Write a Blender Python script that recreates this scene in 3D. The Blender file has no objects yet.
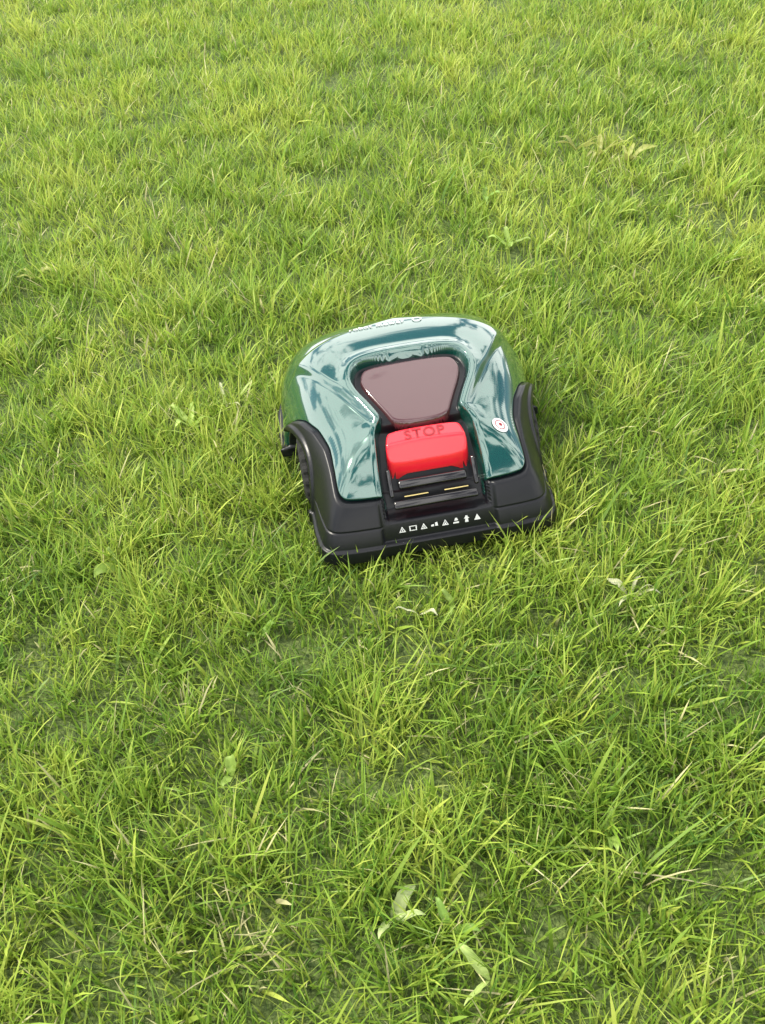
import bpy, bmesh, math, numpy as np
from mathutils import Vector, Matrix
rng=np.random.default_rng(7)
scene=bpy.context.scene
scene.view_settings.view_transform='Standard'
scene.view_settings.look='None'
scene.view_settings.exposure=0

# ---------------- camera ----------------
F_PX=950.0; PITCH=math.radians(43.6); ROLL=math.radians(7.0); CH=1.23
cam_d=bpy.data.cameras.new("camera"); cam=bpy.data.objects.new("camera",cam_d)
scene.collection.objects.link(cam); scene.camera=cam
cam_d.sensor_fit='VERTICAL'; cam_d.sensor_height=24.0; cam_d.lens=24.0*F_PX/1024.0
cam_d.clip_start=0.02; cam_d.clip_end=1000
Fv=Vector((0,math.cos(PITCH),-math.sin(PITCH))); R0=Vector((1,0,0)); U0=R0.cross(Fv)
cR=R0*math.cos(ROLL)-U0*math.sin(ROLL); cU=R0*math.sin(ROLL)+U0*math.cos(ROLL)
cam.matrix_world=Matrix((( cR.x,cU.x,-Fv.x,0),(cR.y,cU.y,-Fv.y,0),(cR.z,cU.z,-Fv.z,CH),(0,0,0,1)))

# ---------------- materials ----------------
def mat(name):
    m=bpy.data.materials.new(name); m.use_nodes=True
    nt=m.node_tree; b=nt.nodes["Principled BSDF"]; return m,nt,b
def plastic(name,col,rough,coat=0.0,ior=1.5,metal=0.0,bump=0.0,coat_r=0.03,noise_scale=400,coat_ior=1.5):
    m,nt,b=mat(name)
    b.inputs["Base Color"].default_value=(*col,1)
    b.inputs["IOR"].default_value=ior; b.inputs["Metallic"].default_value=metal
    b.inputs["Coat Weight"].default_value=coat; b.inputs["Coat Roughness"].default_value=coat_r; b.inputs["Coat IOR"].default_value=coat_ior
    tc=nt.nodes.new("ShaderNodeTexCoord"); n=nt.nodes.new("ShaderNodeTexNoise"); n.inputs["Scale"].default_value=noise_scale
    n.inputs["Detail"].default_value=4
    nt.links.new(tc.outputs["Object"],n.inputs["Vector"])
    if bump>0:
        bp=nt.nodes.new("ShaderNodeBump"); bp.inputs["Strength"].default_value=bump; bp.inputs["Distance"].default_value=0.001
        nt.links.new(n.outputs["Fac"],bp.inputs["Height"]); nt.links.new(bp.outputs["Normal"],b.inputs["Normal"])
    n2=nt.nodes.new("ShaderNodeTexNoise"); n2.inputs["Scale"].default_value=14; n2.inputs["Detail"].default_value=6
    nt.links.new(tc.outputs["Object"],n2.inputs["Vector"])
    mr=nt.nodes.new("ShaderNodeMapRange"); mr.inputs["To Min"].default_value=max(0.0,rough-0.06); mr.inputs["To Max"].default_value=rough+0.08
    nt.links.new(n2.outputs["Fac"],mr.inputs["Value"]); nt.links.new(mr.outputs["Result"],b.inputs["Roughness"])
    return m
m_green=plastic("green_paint",(0.004,0.080,0.058),0.10,coat=1.0,ior=1.9,coat_r=0.01,metal=.4,coat_ior=1.85)
m_black=plastic("black_plastic",(0.005,0.0055,0.008),0.33,bump=0.10,ior=1.4)
m_gloss=plastic("gloss_black",(0.006,0.005,0.006),0.16,coat=0.5,ior=1.5,coat_r=0.06)
m_lid=plastic("smoked_lid",(0.065,0.020,0.024),0.14,coat=1.0,ior=1.45,coat_r=0.02)
m_red=plastic("red_plastic",(0.78,0.014,0.030),0.30,coat=0.6,coat_r=0.12)
m_dred=plastic("dark_red",(0.26,0.008,0.015),0.4)
m_white=plastic("white_print",(0.7,0.7,0.7),0.5)
m_rubber=plastic("rubber",(0.008,0.008,0.008),0.85)
m_gold=plastic("brass",(0.75,0.6,0.25),0.3,metal=1.0)

# ---------------- mesh helpers ----------------
def new_obj(name,verts,faces,m,smooth=True,parent=None):
    me=bpy.data.meshes.new(name); me.from_pydata([tuple(v) for v in verts],[],[tuple(f) for f in faces]); me.update()
    me.materials.append(m)
    if smooth: me.polygons.foreach_set("use_smooth",[True]*len(me.polygons))
    o=bpy.data.objects.new(name,me); scene.collection.objects.link(o)
    if parent: o.parent=parent
    return o
def np_quads(name,V,Q,m,parent=None,smooth=True):
    me=bpy.data.meshes.new(name); nv=len(V); nf=len(Q)
    me.vertices.add(nv); me.vertices.foreach_set("co",np.ascontiguousarray(V,dtype=np.float32).ravel())
    me.loops.add(nf*4); me.loops.foreach_set("vertex_index",np.ascontiguousarray(Q,dtype=np.int32).ravel())
    me.polygons.add(nf); me.polygons.foreach_set("loop_start",np.arange(0,nf*4,4,dtype=np.int32))
    me.polygons.foreach_set("loop_total",np.full(nf,4,dtype=np.int32))
    me.polygons.foreach_set("use_smooth",np.full(nf,smooth))
    me.update(calc_edges=True); me.validate(); me.materials.append(m)
    o=bpy.data.objects.new(name,me); scene.collection.objects.link(o)
    if parent: o.parent=parent
    return o
def sstep(a,b,x):
    t=np.clip((x-a)/(b-a),0,1); return t*t*(3-2*t)
def chaikin(P,it=2):
    P=np.array(P,float)
    for _ in range(it):
        Q=np.roll(P,-1,axis=0); A=.75*P+.25*Q; B=.25*P+.75*Q
        P=np.empty((2*len(A),2)); P[0::2]=A; P[1::2]=B
    return P
def sdf_poly(P,x,y):
    d=np.full(x.shape,1e9); ins=np.zeros(x.shape,bool)
    n=len(P)
    for i in range(n):
        ax,ay=P[i]; bx,by=P[(i+1)%n]; ex,ey=bx-ax,by-ay
        t=np.clip(((x-ax)*ex+(y-ay)*ey)/(ex*ex+ey*ey+1e-12),0,1)
        d=np.minimum(d,(x-ax-t*ex)**2+(y-ay-t*ey)**2)
        c=((ay>y)!=(by>y))
        with np.errstate(divide='ignore',invalid='ignore'):
            xi=(bx-ax)*(y-ay)/(by-ay+1e-15)+ax
        ins^=(c&(x<xi))
    d=np.sqrt(d); return np.where(ins,d,-d)
def mirror(half):
    h=[tuple(p) for p in half]; return h+[(-x,y) for x,y in reversed(h) if abs(x)>1e-6]

# ---------------- mower hull definition ----------------
CY=-.07     # pole of the radial grid, hidden under the lid
half=[(0,-.290),(.11,-.289),(.166,-.287),(.195,-.281),(.200,-.245),(.206,-.175),(.221,-.115),(.240,-.05),(.252,.02),(.257,.09),(.251,.165),(.226,.230),(.162,.272),(.07,.291),(0,.294)]
per=chaikin(mirror(half),3)
pa=np.arctan2(per[:,1]-CY,per[:,0]); pr=np.hypot(per[:,0],per[:,1]-CY); o_=np.argsort(pa); pa=pa[o_]; pr=pr[o_]
pa=np.concatenate([pa-2*np.pi,pa,pa+2*np.pi]); pr=np.concatenate([pr,pr,pr])
def rad(th): return np.interp(th,pa,pr)
def rho_of(x,y): return np.hypot(x,y-CY)/rad(np.arctan2(y-CY,x))
ZB=.034; PP=4.0
zy=np.array([-.30,-.25,-.20,-.15,-.10,-.05,0,.05,.1,.15,.2,.25,.3])
zz=np.array([.150,.172,.196,.215,.229,.238,.243,.245,.244,.240,.232,.220,.203])
yy=np.linspace(-.3,.3,601); zs=np.interp(yy,zy,zz); k=np.hanning(61); k/=k.sum()
zs=np.convolve(np.pad(zs,30,mode='reflect',reflect_type='odd'),k,'valid')
def ztop(y): return np.interp(y,yy,zs)
channel=chaikin(mirror([(0,-.004),(.080,-.007),(.102,-.024),(.108,-.064),(.074,-.130),(.068,-.150),(.082,-.165),(.087,-.20),(.090,-.26),(.084,-.33),(0,-.33)]),2)
def bulge(x,y):
    d=-sdf_poly(channel,x,y)
    return .008*np.exp(-(np.maximum(d,0)/.022)**2)*sstep(.0,.05,.24-np.hypot(x*.9,y))
def smooth_z(x,y):
    return ZB+(ztop(y)-ZB)*np.sqrt(np.clip(1-np.minimum(rho_of(x,y),1)**PP,0,1))
def hull_z(x,y):
    x=np.asarray(x,float); y=np.asarray(y,float)
    f=np.sqrt(np.clip(1-np.minimum(rho_of(x,y),1)**PP,0,1))
    return ZB+(ztop(y)-ZB)*f+bulge(x,y)*f
NS,NT=900,240
th=np.linspace(-np.pi,np.pi,NS,endpoint=False); phi=np.linspace(0.0,np.pi/2,NT+1)[1:]
rho=(np.sin(phi))**(2/PP); ff=np.cos(phi); ff[-1]=0
R=rad(th)[None,:]*rho[:,None]; X=R*np.cos(th)[None,:]; Y=CY+R*np.sin(th)[None,:]
BU=bulge(X,Y)
Z=ZB+(ztop(Y)-ZB)*ff[:,None]+BU*ff[:,None]
P=np.stack([X,Y,Z],-1)
dt=np.gradient(P,axis=0); ds=np.roll(P,-1,axis=1)-np.roll(P,1,axis=1)
N=np.cross(dt,ds); N/=np.linalg.norm(N,axis=-1,keepdims=True)+1e-12
N*=np.sign(np.sum(N*np.stack([X,Y,Z-0.02],-1),-1))[...,None]
wp=sstep(.30,.12,rho)[:,None,None]; N=N*(1-wp)+np.array([0,0,1.])*wp; N/=np.linalg.norm(N,axis=-1,keepdims=True)
fy=np.array([-.31,-.28,-.25,-.20,-.15,-.10,-.06,-.03,-.005,.012,.03,.3])
fz=np.array([.106,.117,.133,.156,.172,.178,.172,.155,.118,.060,.046,.044])
ys=np.linspace(-.31,.3,611); fs=np.interp(ys,fy,fz); k=np.hanning(25);k/=k.sum()
fs=np.convolve(np.pad(fs,12,mode='edge'),k,'valid'); fg=np.gradient(fs,ys)
def zbound(y): return np.interp(y,ys,fs)
dF=(Z-zbound(Y))/np.sqrt(1+np.interp(Y,ys,fg)**2)
dC=-sdf_poly(channel,X,Y)
YW,ZW,RW=-.075,.050,.092
dW=np.hypot(Y-YW,Z-ZW)-RW
side=sstep(.160,.175,np.abs(X))
def grid_obj(name,PT,m,parent):
    V=PT.reshape(-1,3); i=np.arange(NT-1)[:,None]; j=np.arange(NS)[None,:]; j2=(j+1)%NS
    Q=np.stack([i*NS+j,(i+1)*NS+j,(i+1)*NS+j2,i*NS+j2+0*i],-1).reshape(-1,4)
    ic=len(V); V=np.vstack([V,PT[0].mean(0)[None],[[0,0,PT[-1,:,2].min()]]])
    jj=np.arange(0,NS,2); q0=np.stack([np.full(len(jj),ic),jj,jj+1,(jj+2)%NS],-1)
    b=(NT-1)*NS; q1=np.stack([np.full(len(jj),ic+1),b+(jj+2)%NS,b+jj+1,b+jj],-1)
    return np_quads(name,V,np.vstack([Q,q0,q1]),m,parent)

mower=bpy.data.objects.new("robotic_lawn_mower",None); scene.collection.objects.link(mower)
MX,MY,MYAW=.075,1.449,math.radians(4.2)
mower.location=(MX,MY,0.0); mower.rotation_euler=(0,0,MYAW)

offG=np.minimum(.0025-.055*sstep(.003,-.008,dC)-.0025*sstep(.012,.0,dC), .0025-.02*sstep(.0015,-.003,dF))
offG=offG+(-.02)*sstep(.02,.0,dW)*side-.03*sstep(-.012,-.03,dF)
c1=np.abs(X)-(.138+.55*(Y+.03)); offG=offG-.008*sstep(0,.022,c1)*sstep(-.22,-.10,Y)*sstep(.16,.02,Y)
c2=Y-(.135-.35*np.abs(X)); offG=offG-.009*sstep(-.004,.026,c2)
PG=P+N*offG[...,None]
grid_obj("green_shell",PG,m_green,mower)
fend=sstep(.096,.104,np.abs(X))
offB=-.016*sstep(-.0035,.0035,dF)+.0055*sstep(.002,-.006,dF)*fend
offB=np.where(Y>.02,np.minimum(offB,.002),offB)
offB=np.where((dC<.004),np.minimum(offB,-.010*sstep(.088,.100,Z)),offB)
chan=sstep(.001,-.003,dC)
offB=offB-(.006*sstep(.088,.10,Z))*chan-.016*chan*sstep(-.150,-.165,Y)*sstep(.092,.108,Z)
flare=.006*sstep(.10,.035,Z)*sstep(-.16,-.24,Y)*fend; offB=offB+flare
lip=sstep(.058,.054,Z)*sstep(-.0,-.06,Y); offB=offB+(.005+.006*(1-fend))*lip
arch=np.exp(-((dW-.007)/.006)**4)*side*sstep(-.012,0,dW); offB=offB+.004*arch
offB=offB-.002*np.exp(-((Z-.086)/.0016)**2)*fend*sstep(-.17,-.19,Y)
PB=P+N*offB[...,None]
pocket=sstep(.001,-.002,dW)*side
PB[...,0]-=np.sign(X)*pocket*np.maximum(np.abs(PB[...,0])-.145,0)
grid_obj("black_chassis",PB,m_black,mower)

def drape(name,poly,off,m,step=.0013,drop=.016,edge=.004,zfun=None,lim=-.0025):
    x0,y0=poly.min(0)-.004; x1,y1=poly.max(0)+.004
    gx=np.arange(x0,x1,step); gy=np.arange(y0,y1,step); GX,GY=np.meshgrid(gx,gy)
    d=sdf_poly(poly,GX,GY)
    e=np.clip(d/edge,0,1); prof=np.sqrt(np.clip(1-(1-e)**2,0,1))
    zf=(zfun or hull_z)(GX,GY)
    ZZ=zf+off-edge*.6*(1-prof)-drop*sstep(0,-.0025,d)
    V=np.stack([GX,GY,ZZ],-1).reshape(-1,3); ny,nx=GX.shape
    i=np.arange(ny-1)[:,None]; j=np.arange(nx-1)[None,:]
    Q=np.stack([i*nx+j,i*nx+j+1,(i+1)*nx+j+1,(i+1)*nx+j],-1).reshape(-1,4)
    keep=(d.ravel()[Q]>lim).all(1); Q=Q[keep]
    u,inv=np.unique(Q,return_inverse=True)
    return np_quads(name,V[u],inv.reshape(-1,4),m,mower)
lidp=chaikin(mirror([(0,-.020),(.074,-.022),(.087,-.034),(.091,-.060),(.058,-.128),(.048,-.151),(0,-.156)]),2)
drape("control_lid",lidp,.001,m_lid,zfun=lambda x,y:smooth_z(x,y)*0.35+0.65*(.2375+.26*(y+.02)*(y<-.02)-0.15*x*x)-.0015)
btn=chaikin(mirror([(0,-.162),(.058,-.162),(.066,-.169),(.070,-.190),(.070,-.201),(.063,-.207),(0,-.207)]),2)
def bz(x,y):
    top=.197+.25*(y+.16)+(-.6*x*x)
    rear=.193-1.8*(-.187-y)
    k=.006; h=np.clip(.5+.5*(rear-top)/k,0,1); return rear*(1-h)+top*h-k*h*(1-h)
drape("stop_button",btn,.002,m_red,zfun=bz,drop=.03,edge=.005)

def text_mesh(name,s,size,fn,m,center,bold=.015):
    c=bpy.data.curves.new(name,'FONT'); c.body=s; c.size=size; c.align_x='CENTER'; c.align_y='CENTER'; c.space_character=1.15
    c.offset=size*bold
    t=bpy.data.objects.new("tmp",c); scene.collection.objects.link(t)
    bpy.context.view_layer.update()
    dg=bpy.context.evaluated_depsgraph_get(); me=bpy.data.meshes.new_from_object(t.evaluated_get(dg))
    me.name=name; bpy.data.objects.remove(t)
    for v in me.vertices: v.co=fn(v.co.x+center[0],v.co.y+center[1])
    me.materials.clear(); me.materials.append(m)
    o=bpy.data.objects.new(name,me); scene.collection.objects.link(o); o.parent=mower; return o
text_mesh("stop_lettering","STOP",.027,lambda x,y:(x,y,float(bz(np.array(x),np.array(y)))+.0032),m_dred,(0,-.178),.02)
def front_z(x,y): return float(hull_z(x,y))+.0045-.009*float(sstep(-.004,.026,y-(.135-.35*abs(x))))
text_mesh("shell_lettering","robot mower",.017,lambda x,y:(x,y,front_z(x,y)),m_white,(-.036,.104))

def disc(cx,cy,r,n=32,r0=0.0,off=.0045,m=m_white,name="sticker",zf=None):
    V=[];Fc=[]; zf=zf or (lambda x,y:float(hull_z(x,y))+off)
    for q in range(n):
        a=2*math.pi*q/n
        for rr in (r0,r):
            x=cx+rr*math.cos(a); y=cy+rr*math.sin(a); V.append((x,y,zf(x,y)))
    for q in range(n):
        a=2*q; b=2*((q+1)%n); Fc.append((a,a+1,b+1,b))
    return new_obj(name,V,Fc,m,True,mower)
SX,SY=.132,-.184
def sz(o): return lambda x,y: float(hull_z(x,y))+o-.008*float(sstep(0,.022,abs(x)-(.138+.55*(y+.03)))*sstep(-.22,-.10,y))
disc(SX,SY,.0135,zf=sz(.0045)); disc(SX,SY,.0088,r0=.0076,m=m_dred,name="sticker_ring",zf=sz(.0052))
disc(SX+.001,SY+.001,.003,m=m_dred,name="sticker_mark",zf=sz(.0052))
disc(.042,.104,.009,r0=.0065,m=m_white,name="shell_emblem",zf=front_z)

def rear_y(x,z):
    a=-.15; b=-.2895
    for _ in range(40):
        mth=.5*(a+b)
        if float(smooth_z(np.array(x),np.array(mth)))>z: a=mth
        else: b=mth
    return .5*(a+b)
def icon(name,pts_list,cx,cz):
    V=[];Fc=[]
    for outer,inner in pts_list:
        n=len(outer); s=len(V)
        for (u,v) in outer+inner:
            x=cx+u; z=cz+v; V.append((x,rear_y(x,z)-.0022,z+.0015))
        if inner:
            for q in range(n): Fc.append((s+q,s+(q+1)%n,s+n+(q+1)%n,s+n+q))
        else: Fc.append(tuple(range(s,s+n)))
    return new_obj(name,V,Fc,m_white,False,mower)
def tri(s,t=.72): 
    o=[(-s,-s*.85),(s,-s*.85),(0,s)]; return (o,[(x*t*.8,y*t*.8-s*.06) for x,y in o])
def sq(w,h,t=.7):
    o=[(-w,-h),(w,-h),(w,h),(-w,h)]; return (o,[(x*t,y*t) for x,y in o])
s=.0058; xs=[-.070,-.050,-.030,-.010,.010,.030,.050,.070]
kinds=[[tri(s),([(-.0008,-.003),(.0008,-.003),(.0008,.001),(-.0008,.001)],[])],[sq(.0065,.0045)],[tri(s),([(-.001,-.003),(.001,-.003),(.001,.001),(-.001,.001)],[])],
 [([(-.006,-.003),(-.001,-.003),(-.001,.001),(-.006,0)],[]),([(.001,-.003),(.006,-.003),(.005,.004),(.001,.003)],[])],[tri(s),([(-.002,-.003),(.002,-.003),(0,.001)],[])],
 [([(-.005,-.005),(.005,-.005),(.005,-.002),(-.005,-.002)],[]),([(-.003,0),(.004,0),(.002,.005),(-.001,.005)],[])],[([(-.003,-.006),(.003,-.006),(.002,.006),(-.002,.006)],[]),([(-.005,.001),(.005,.001),(.003,.003),(-.003,.003)],[])],[([(-s,-s*.85),(s,-s*.85),(0,s)],[])]]
for i_,(x_,kd) in enumerate(zip(xs,kinds)): icon("warning_icon_%d"%i_,kd,x_*.94,.076)

def rbox(name,cx,cy,cz,sx,sy,sz,m,bev=.003,rot=0):
    bm=bmesh.new(); bmesh.ops.create_cube(bm,size=1)
    for v in bm.verts: v.co=Vector((v.co.x*sx,v.co.y*sy,v.co.z*sz))
    bmesh.ops.bevel(bm,geom=bm.edges[:],offset=bev,segments=3,affect='EDGES',profile=.5)
    me=bpy.data.meshes.new(name); bm.to_mesh(me); bm.free(); me.materials.append(m)
    me.polygons.foreach_set("use_smooth",[True]*len(me.polygons))
    o=bpy.data.objects.new(name,me); scene.collection.objects.link(o); o.parent=mower
    o.location=(cx,cy,cz); o.rotation_euler=(rot,0,0); return o
rbox("latch_bar",0,-.234,.134,.120,.016,.012,m_gloss,.004,.5)
rbox("latch_lower_bar",0,-.262,.114,.146,.014,.010,m_gloss,.003,.5)
rbox("latch_strip_a",-.032,-.2515,.1225,.042,.003,.002,m_gold,.0008)
rbox("latch_strip_b",.038,-.2515,.1225,.042,.003,.002,m_gold,.0008)
rbox("latch_side_a",-.074,-.233,.140,.008,.05,.012,m_gloss,.004,.75)
rbox("latch_side_b",.074,-.233,.140,.008,.05,.012,m_gloss,.004,.75)

def wheel(name,cx,cy,cz,r,w):
    prof=[(-w/2,r*.35),(-w/2,r*.8),(-w*.42,r*.95),(-w*.3,r),(w*.3,r),(w*.42,r*.95),(w/2,r*.8),(w/2,r*.35),(w*.3,r*.3),(w*.3,.004),(-w/2,.004)]
    n=72; V=[];Fc=[]
    for q in range(n):
        a=2*math.pi*q/n; tr=.004 if (q//2)%2 else 0
        for px_,rr in prof:
            r2=rr-(tr if rr>r*.9 else 0); V.append((cx+px_*(1 if cx>0 else -1),cy+r2*math.cos(a),cz+r2*math.sin(a)))
    m_=len(prof)
    for q in range(n):
        for e in range(m_-1):
            a=q*m_+e; b=((q+1)%n)*m_+e; Fc.append((a,a+1,b+1,b))
    return new_obj(name,V,Fc,m_rubber,False,mower)
wheel("rear_wheel_left",-.195,YW+.005,.068,.070,.055); wheel("rear_wheel_right",.195,YW+.005,.068,.070,.055)
wheel("front_wheel",.0001,.19,.035,.033,.035)

# ---------------- ground ----------------
def fnoise(x,y,seed,scale,n=10):
    r=np.random.default_rng(seed); o=np.zeros_like(x)
    for _ in range(n):
        a=r.uniform(0,2*np.pi); f=2*np.pi/scale*r.uniform(.5,1.8); ph=r.uniform(0,2*np.pi)
        o+=np.sin((x*np.cos(a)+y*np.sin(a))*f+ph+1.3*np.sin((x*np.sin(a*2)-y*np.cos(a*2))*f*.5+ph*2))
    return o/math.sqrt(n/2)
m_soil,nt,b=mat("soil_and_thatch")
tc=nt.nodes.new("ShaderNodeTexCoord"); n1=nt.nodes.new("ShaderNodeTexNoise"); n1.inputs["Scale"].default_value=90; n1.inputs["Detail"].default_value=8
cr=nt.nodes.new("ShaderNodeValToRGB"); cr.color_ramp.elements[0].position=.35; cr.color_ramp.elements[0].color=(.045,.075,.018,1)
cr.color_ramp.elements[1].position=.7; cr.color_ramp.elements[1].color=(.15,.20,.05,1)
nt.links.new(tc.outputs["Object"],n1.inputs["Vector"]); nt.links.new(n1.outputs["Fac"],cr.inputs["Fac"]); nt.links.new(cr.outputs["Color"],b.inputs["Base Color"])
b.inputs["Roughness"].default_value=.95
n2=nt.nodes.new("ShaderNodeTexNoise"); n2.inputs["Scale"].default_value=150
bp=nt.nodes.new("ShaderNodeBump"); bp.inputs["Distance"].default_value=.01; nt.links.new(tc.outputs["Object"],n2.inputs["Vector"]); nt.links.new(n2.outputs["Fac"],bp.inputs["Height"]); nt.links.new(bp.outputs["Normal"],b.inputs["Normal"])
new_obj("ground",[(-200,-200,0),(200,-200,0),(200,200,0),(-200,200,0)],[(0,1,2,3)],m_soil,False)

def leaf_material(name,attr):
    m,nt,b=mat(name); at=nt.nodes.new("ShaderNodeAttribute"); at.attribute_name=attr
    nt.links.new(at.outputs["Color"],b.inputs["Base Color"]); b.inputs["Roughness"].default_value=.46; b.inputs["IOR"].default_value=1.46
    tr=nt.nodes.new("ShaderNodeBsdfTranslucent"); mx=nt.nodes.new("ShaderNodeMixShader"); mx.inputs[0].default_value=.36
    hs=nt.nodes.new("ShaderNodeHueSaturation"); hs.inputs["Value"].default_value=1.3; nt.links.new(at.outputs["Color"],hs.inputs["Color"]); nt.links.new(hs.outputs["Color"],tr.inputs["Color"])
    out=nt.nodes["Material Output"]; nt.links.new(b.outputs[0],mx.inputs[1]); nt.links.new(tr.outputs[0],mx.inputs[2]); nt.links.new(mx.outputs[0],out.inputs["Surface"])
    return m
bare=[(-.231,.525,.05),(-.36,.90,.03),(.02,.36,.04),(-.55,1.95,.05)]
def build_grass():
    def sample(n,y0,y1):
        y=rng.uniform(y0,y1,n); x=rng.uniform(-1,1,n)*(.9+.5*y1); ok=np.abs(x)<(.9+.45*y); return x[ok],y[ok]
    XS=[];YS=[];TA=[];TB=[]
    ybands=[(0,.5),(.5,1.),(1.,1.5),(1.5,2.),(2,2.6),(2.6,3.3),(3.3,4.1),(4.1,5),(5,6.3)]
    for (y0,y1) in ybands:
        ym=max(.5*(y0+y1),.1); dens=27000*min(1,(1.4/ym)**1.0)
        area=(y1-y0)*2*(.9+.5*y1)
        ntf=int(dens*.66/16*area); tx,ty=sample(ntf,y0,y1); ta=rng.uniform(0,2*np.pi,len(tx)); tb=rng.normal(0,1,len(tx))
        nb=rng.integers(6,27,len(tx)); idx=np.repeat(np.arange(len(tx)),nb)
        sg=.011*(1+.12*ym); gx=tx[idx]+rng.normal(0,sg,len(idx)); gy=ty[idx]+rng.normal(0,sg,len(idx))
        XS.append(gx);YS.append(gy)
        out=np.arctan2(gy-ty[idx],gx-tx[idx]); mixd=rng.random(len(idx))<.5
        TA.append(np.where(mixd,out,ta[idx])+rng.normal(0,.6,len(idx))); TB.append(tb[idx])
        ux,uy=sample(int(dens*.34*area),y0,y1); XS.append(ux);YS.append(uy);TA.append(rng.uniform(0,2*np.pi,len(ux)));TB.append(rng.normal(0,.6,len(ux)))
    x=np.concatenate(XS);y=np.concatenate(YS);az=np.concatenate(TA);tb=np.concatenate(TB)
    dn=fnoise(x,y,11,.35)*.5+fnoise(x,y,12,.12)*.5
    bm_=np.zeros_like(x)
    for bx,by,br in bare: bm_=np.maximum(bm_,np.exp(-((x-bx)**2+(y-by)**2)/br**2))
    keep=rng.random(len(x))<np.clip(.92+.12*dn,.6,1)*(1-.35*bm_); x,y,az,tb,bm_=x[keep],y[keep],az[keep],tb[keep],bm_[keep]
    c,s_=math.cos(-MYAW),math.sin(-MYAW); lx=(x-MX)*c-(y-MY)*s_; ly=(x-MX)*s_+(y-MY)*c
    rh=rho_of(lx,ly)
    keep=rh>.93; x,y,az,tb,bm_,rh=[a[keep] for a in (x,y,az,tb,bm_,rh)]
    n=len(x)
    hn=fnoise(x,y,21,.5); hn2=fnoise(x,y,22,.16)
    h=np.clip(rng.gamma(9,.044/9,n)*(1+.13*hn+.17*hn2+.16*tb)*(1-.3*bm_),.014,.10)
    dist=np.hypot(x,y)
    w=rng.uniform(.0016,.0035,n)*(1+.09*np.maximum(dist-1.5,0))
    wide=rng.random(n)<.04; w=np.where(wide,w*1.9,w); h=np.where(wide,h*1.2,h)
    lean=np.abs(rng.normal(.42,.30,n)); curl=np.abs(rng.normal(.30,.28,n))
    flat=rng.random(n)<.06+.2*bm_; lean=np.where(flat,rng.uniform(1.0,1.8,n),lean)
    near=(rh<1.12)
    h=np.where(rh<1.0,np.minimum(h,.026),np.where(near,h*1.22,h))
    outa=np.arctan2(y-MY,x-MX); az=np.where(near,outa+rng.normal(0,1.2,n),az)
    lean=np.where(near,np.abs(rng.normal(.28,.2,n)),lean)
    dirx=np.cos(az); diry=np.sin(az); L=np.sqrt(1+lean**2)
    tw=az+np.pi/2+rng.normal(0,.7,n); wx=np.cos(tw); wy=np.sin(tw)
    T=np.array([0,.38,.74,1.0]); WW=np.array([.8,1.0,.72,0])
    V=np.empty((n,7,3),np.float32); kidx=0
    for lv in range(4):
        t=T[lv]; hor=h*(lean/L*t+curl*t*t*.8); ver=h*(t/L*(1.12)-curl*.28*t*t)
        ver=np.maximum(ver,.003*t+.001)
        cx=x+dirx*hor; cy=y+diry*hor; cz=ver-.001*(lv==0)
        if lv<3:
            for sg in (-1,1):
                V[:,kidx,0]=cx+sg*wx*w*.5*WW[lv]; V[:,kidx,1]=cy+sg*wy*w*.5*WW[lv]; V[:,kidx,2]=cz+sg*w*.15*math.sin(lv); kidx+=1
        else:
            V[:,kidx,0]=cx;V[:,kidx,1]=cy;V[:,kidx,2]=cz
    base=(np.arange(n)*7)[:,None]
    loops=(base+np.array([[0,1,3,2,2,3,5,4,4,5,6]])).astype(np.int32).ravel()
    ls=((np.arange(n)*11)[:,None]+np.array([[0,4,8]])).astype(np.int32).ravel()
    lt=np.tile(np.array([4,4,3],np.int32),n)
    me=bpy.data.meshes.new("lawn_grass"); me.vertices.add(n*7); me.vertices.foreach_set("co",V.ravel())
    me.loops.add(len(loops)); me.loops.foreach_set("vertex_index",loops)
    me.polygons.add(n*3); me.polygons.foreach_set("loop_start",ls); me.polygons.foreach_set("loop_total",lt)
    me.polygons.foreach_set("use_smooth",np.ones(n*3,bool)); me.update(calc_edges=True)
    g=np.array([.215,.340,.040]); yl=np.array([.43,.49,.090]); dk=np.array([.080,.170,.024]); st=np.array([.60,.56,.30])
    cn=fnoise(x,y,31,.9)*.5+fnoise(x,y,32,.25)*.5
    u=np.clip(.49+.15*cn+.19*rng.normal(0,1,n)+.12*tb+.03*(y-1.2),0,1)[:,None]
    col=np.where(u<.42,dk+(g-dk)*(u/.42),g+(yl-g)*((u-.42)/.58))
    dry=(rng.random(n)<.018+.015*np.clip(fnoise(x,y,33,.4),0,2)+.25*bm_)|(flat&(rng.random(n)<.15)); col=np.where(dry[:,None],st*rng.uniform(.6,1.1,n)[:,None],col)
    col=col*rng.uniform(.8,1.2,(n,1))
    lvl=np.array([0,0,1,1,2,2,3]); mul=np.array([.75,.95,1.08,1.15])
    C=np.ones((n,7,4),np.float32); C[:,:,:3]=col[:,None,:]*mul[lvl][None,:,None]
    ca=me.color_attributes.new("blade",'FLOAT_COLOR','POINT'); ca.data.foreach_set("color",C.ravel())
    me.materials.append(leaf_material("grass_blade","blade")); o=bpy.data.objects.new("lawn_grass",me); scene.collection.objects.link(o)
build_grass()

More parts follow.
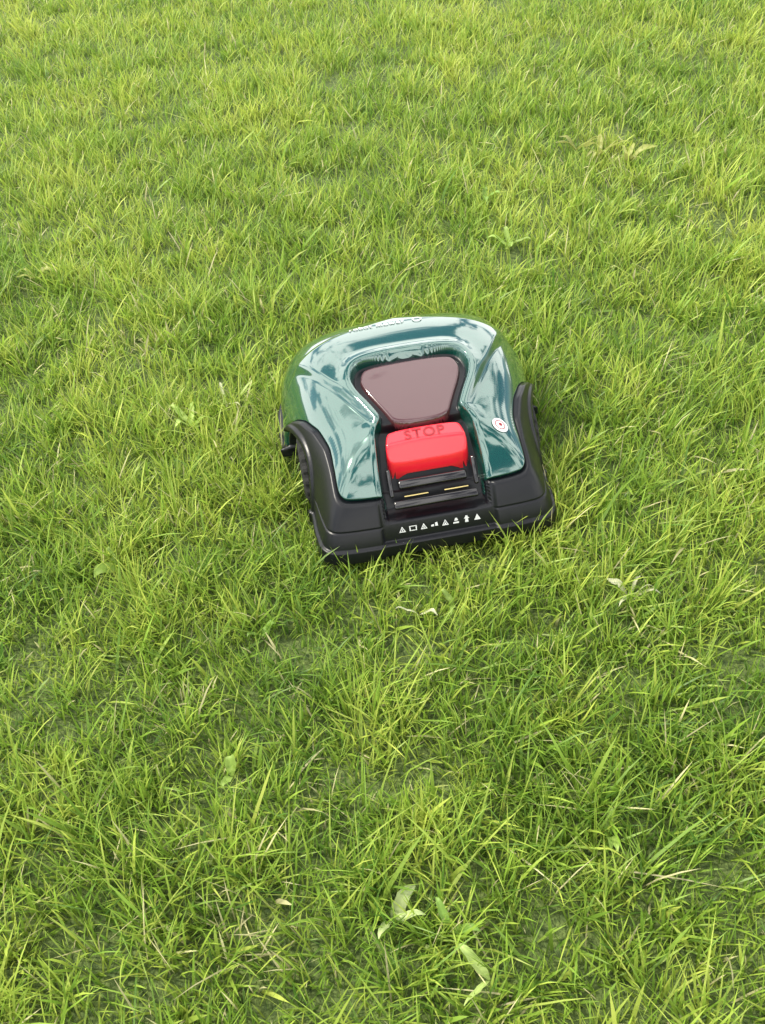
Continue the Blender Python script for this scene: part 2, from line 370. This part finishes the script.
# ---------------- weeds ----------------
m_weed=leaf_material("weed_leaf","leaf")
def weed(name,x,y,nl,ln,wd,col,elev=.5,seed=0):
    r=np.random.default_rng(seed); V=[];Fc=[];C=[]
    a0=r.uniform(0,6.28)
    for q in range(nl):
        a=a0+q*2*math.pi/nl+r.normal(0,.5); l=ln*r.uniform(.6,1.2); w_=wd*r.uniform(.6,1.2); el=elev*r.uniform(.4,1.4); rise=.020+l*el*.6
        cj=np.array(col)*r.uniform(.75,1.2); s0=len(V); M_=8
        roll=r.normal(0,.5)
        for i in range(M_+1):
            t=i/M_; hw=w_*.5*(math.sin(math.pi*min(1,t**.8*.97+.03)))**.8+.0006
            hx=l*t; z=.010+rise*math.sin(t*1.9)+.003*math.sin(t*9+q)
            for sd_ in (-1,-.5,0,.5,1):
                yy_=sd_*hw*(1+.1*math.sin(i*3+sd_*2)); zz_=z+abs(sd_)*hw*.45+roll*sd_*hw
                V.append((x+hx*math.cos(a)-yy_*math.sin(a),y+hx*math.sin(a)+yy_*math.cos(a),zz_))
                C.append((*(cj*(1.2 if sd_==0 else 1.0)),1))
        for i in range(M_):
            for j in range(4):
                b0=s0+i*5+j; Fc.append((b0,b0+1,b0+6,b0+5))
    o=new_obj(name,V,Fc,m_weed); ca=o.data.color_attributes.new("leaf",'FLOAT_COLOR','POINT'); ca.data.foreach_set("color",np.array(C,np.float32).ravel()); return o
lg=(.32,.45,.10); pale=(.6,.6,.40); yb=(.36,.38,.11); md=(.22,.36,.07)
for i_,(x_,y_,nl,ln,wd,col) in enumerate([
 (-.265,.760,2,.035,.014,lg),(-.053,.522,3,.045,.014,(.46,.54,.24)),(.386,1.005,5,.045,.007,pale),(.753,2.658,9,.075,.014,yb),(.386,2.466,3,.05,.014,md),
 (.406,2.199,4,.055,.010,lg),(-.377,1.609,4,.055,.015,(.46,.60,.16)),(-.489,1.221,2,.045,.014,lg),(.06,.436,2,.045,.010,(.38,.48,.15)),(.248,.599,3,.035,.010,lg),
 (-.835,2.324,5,.06,.012,yb),(-.224,1.017,2,.04,.015,md),(-.306,1.665,2,.055,.010,pale),(.02,.50,2,.045,.015,md),(.04,1.02,2,.05,.007,pale),(.10,1.03,2,.04,.009,lg),
 (.70,2.72,6,.07,.013,yb),(.82,2.60,6,.07,.012,yb)]):
    weed("weed" if i_==0 else "weed.%03d"%i_,x_,y_,nl,ln,wd,col,.45,i_+5)

# ---------------- world and sun ----------------
SEL,SAZ=math.radians(48),math.radians(-80)
w=bpy.data.worlds.new("World"); scene.world=w; w.use_nodes=True; nt=w.node_tree; bg=nt.nodes["Background"]
sky=nt.nodes.new("ShaderNodeTexSky"); sky.sky_type='NISHITA'; sky.sun_disc=False; sky.sun_elevation=SEL; sky.sun_rotation=SAZ
tc=nt.nodes.new("ShaderNodeTexCoord"); mp=nt.nodes.new("ShaderNodeMapping"); mp.inputs["Scale"].default_value=(1,1,1.6)
no=nt.nodes.new("ShaderNodeTexNoise"); no.inputs["Scale"].default_value=3.2; no.inputs["Detail"].default_value=9; no.inputs["Roughness"].default_value=.55; no.inputs["Distortion"].default_value=.4
cr=nt.nodes.new("ShaderNodeValToRGB"); cr.color_ramp.elements[0].position=.43; cr.color_ramp.elements[1].position=.50
mx=nt.nodes.new("ShaderNodeMix"); mx.data_type='RGBA'; mx.inputs["B"].default_value=(20.5,20.2,19.6,1)
nt.links.new(tc.outputs["Generated"],mp.inputs["Vector"]); nt.links.new(mp.outputs["Vector"],no.inputs["Vector"]); nt.links.new(no.outputs["Fac"],cr.inputs["Fac"])
nt.links.new(cr.outputs["Color"],mx.inputs["Factor"]); nt.links.new(sky.outputs["Color"],mx.inputs["A"]); nt.links.new(mx.outputs["Result"],bg.inputs["Color"]); bg.inputs["Strength"].default_value=.14
sd=bpy.data.lights.new("sun",'SUN'); sd.energy=4.5; sd.angle=math.radians(4); sd.color=(1,.94,.80)
so=bpy.data.objects.new("sun",sd); scene.collection.objects.link(so)
dv=Vector((math.sin(SAZ)*math.cos(SEL),math.cos(SAZ)*math.cos(SEL),math.sin(SEL)))
so.rotation_euler=dv.to_track_quat('Z','Y').to_euler(); so.location=dv*20
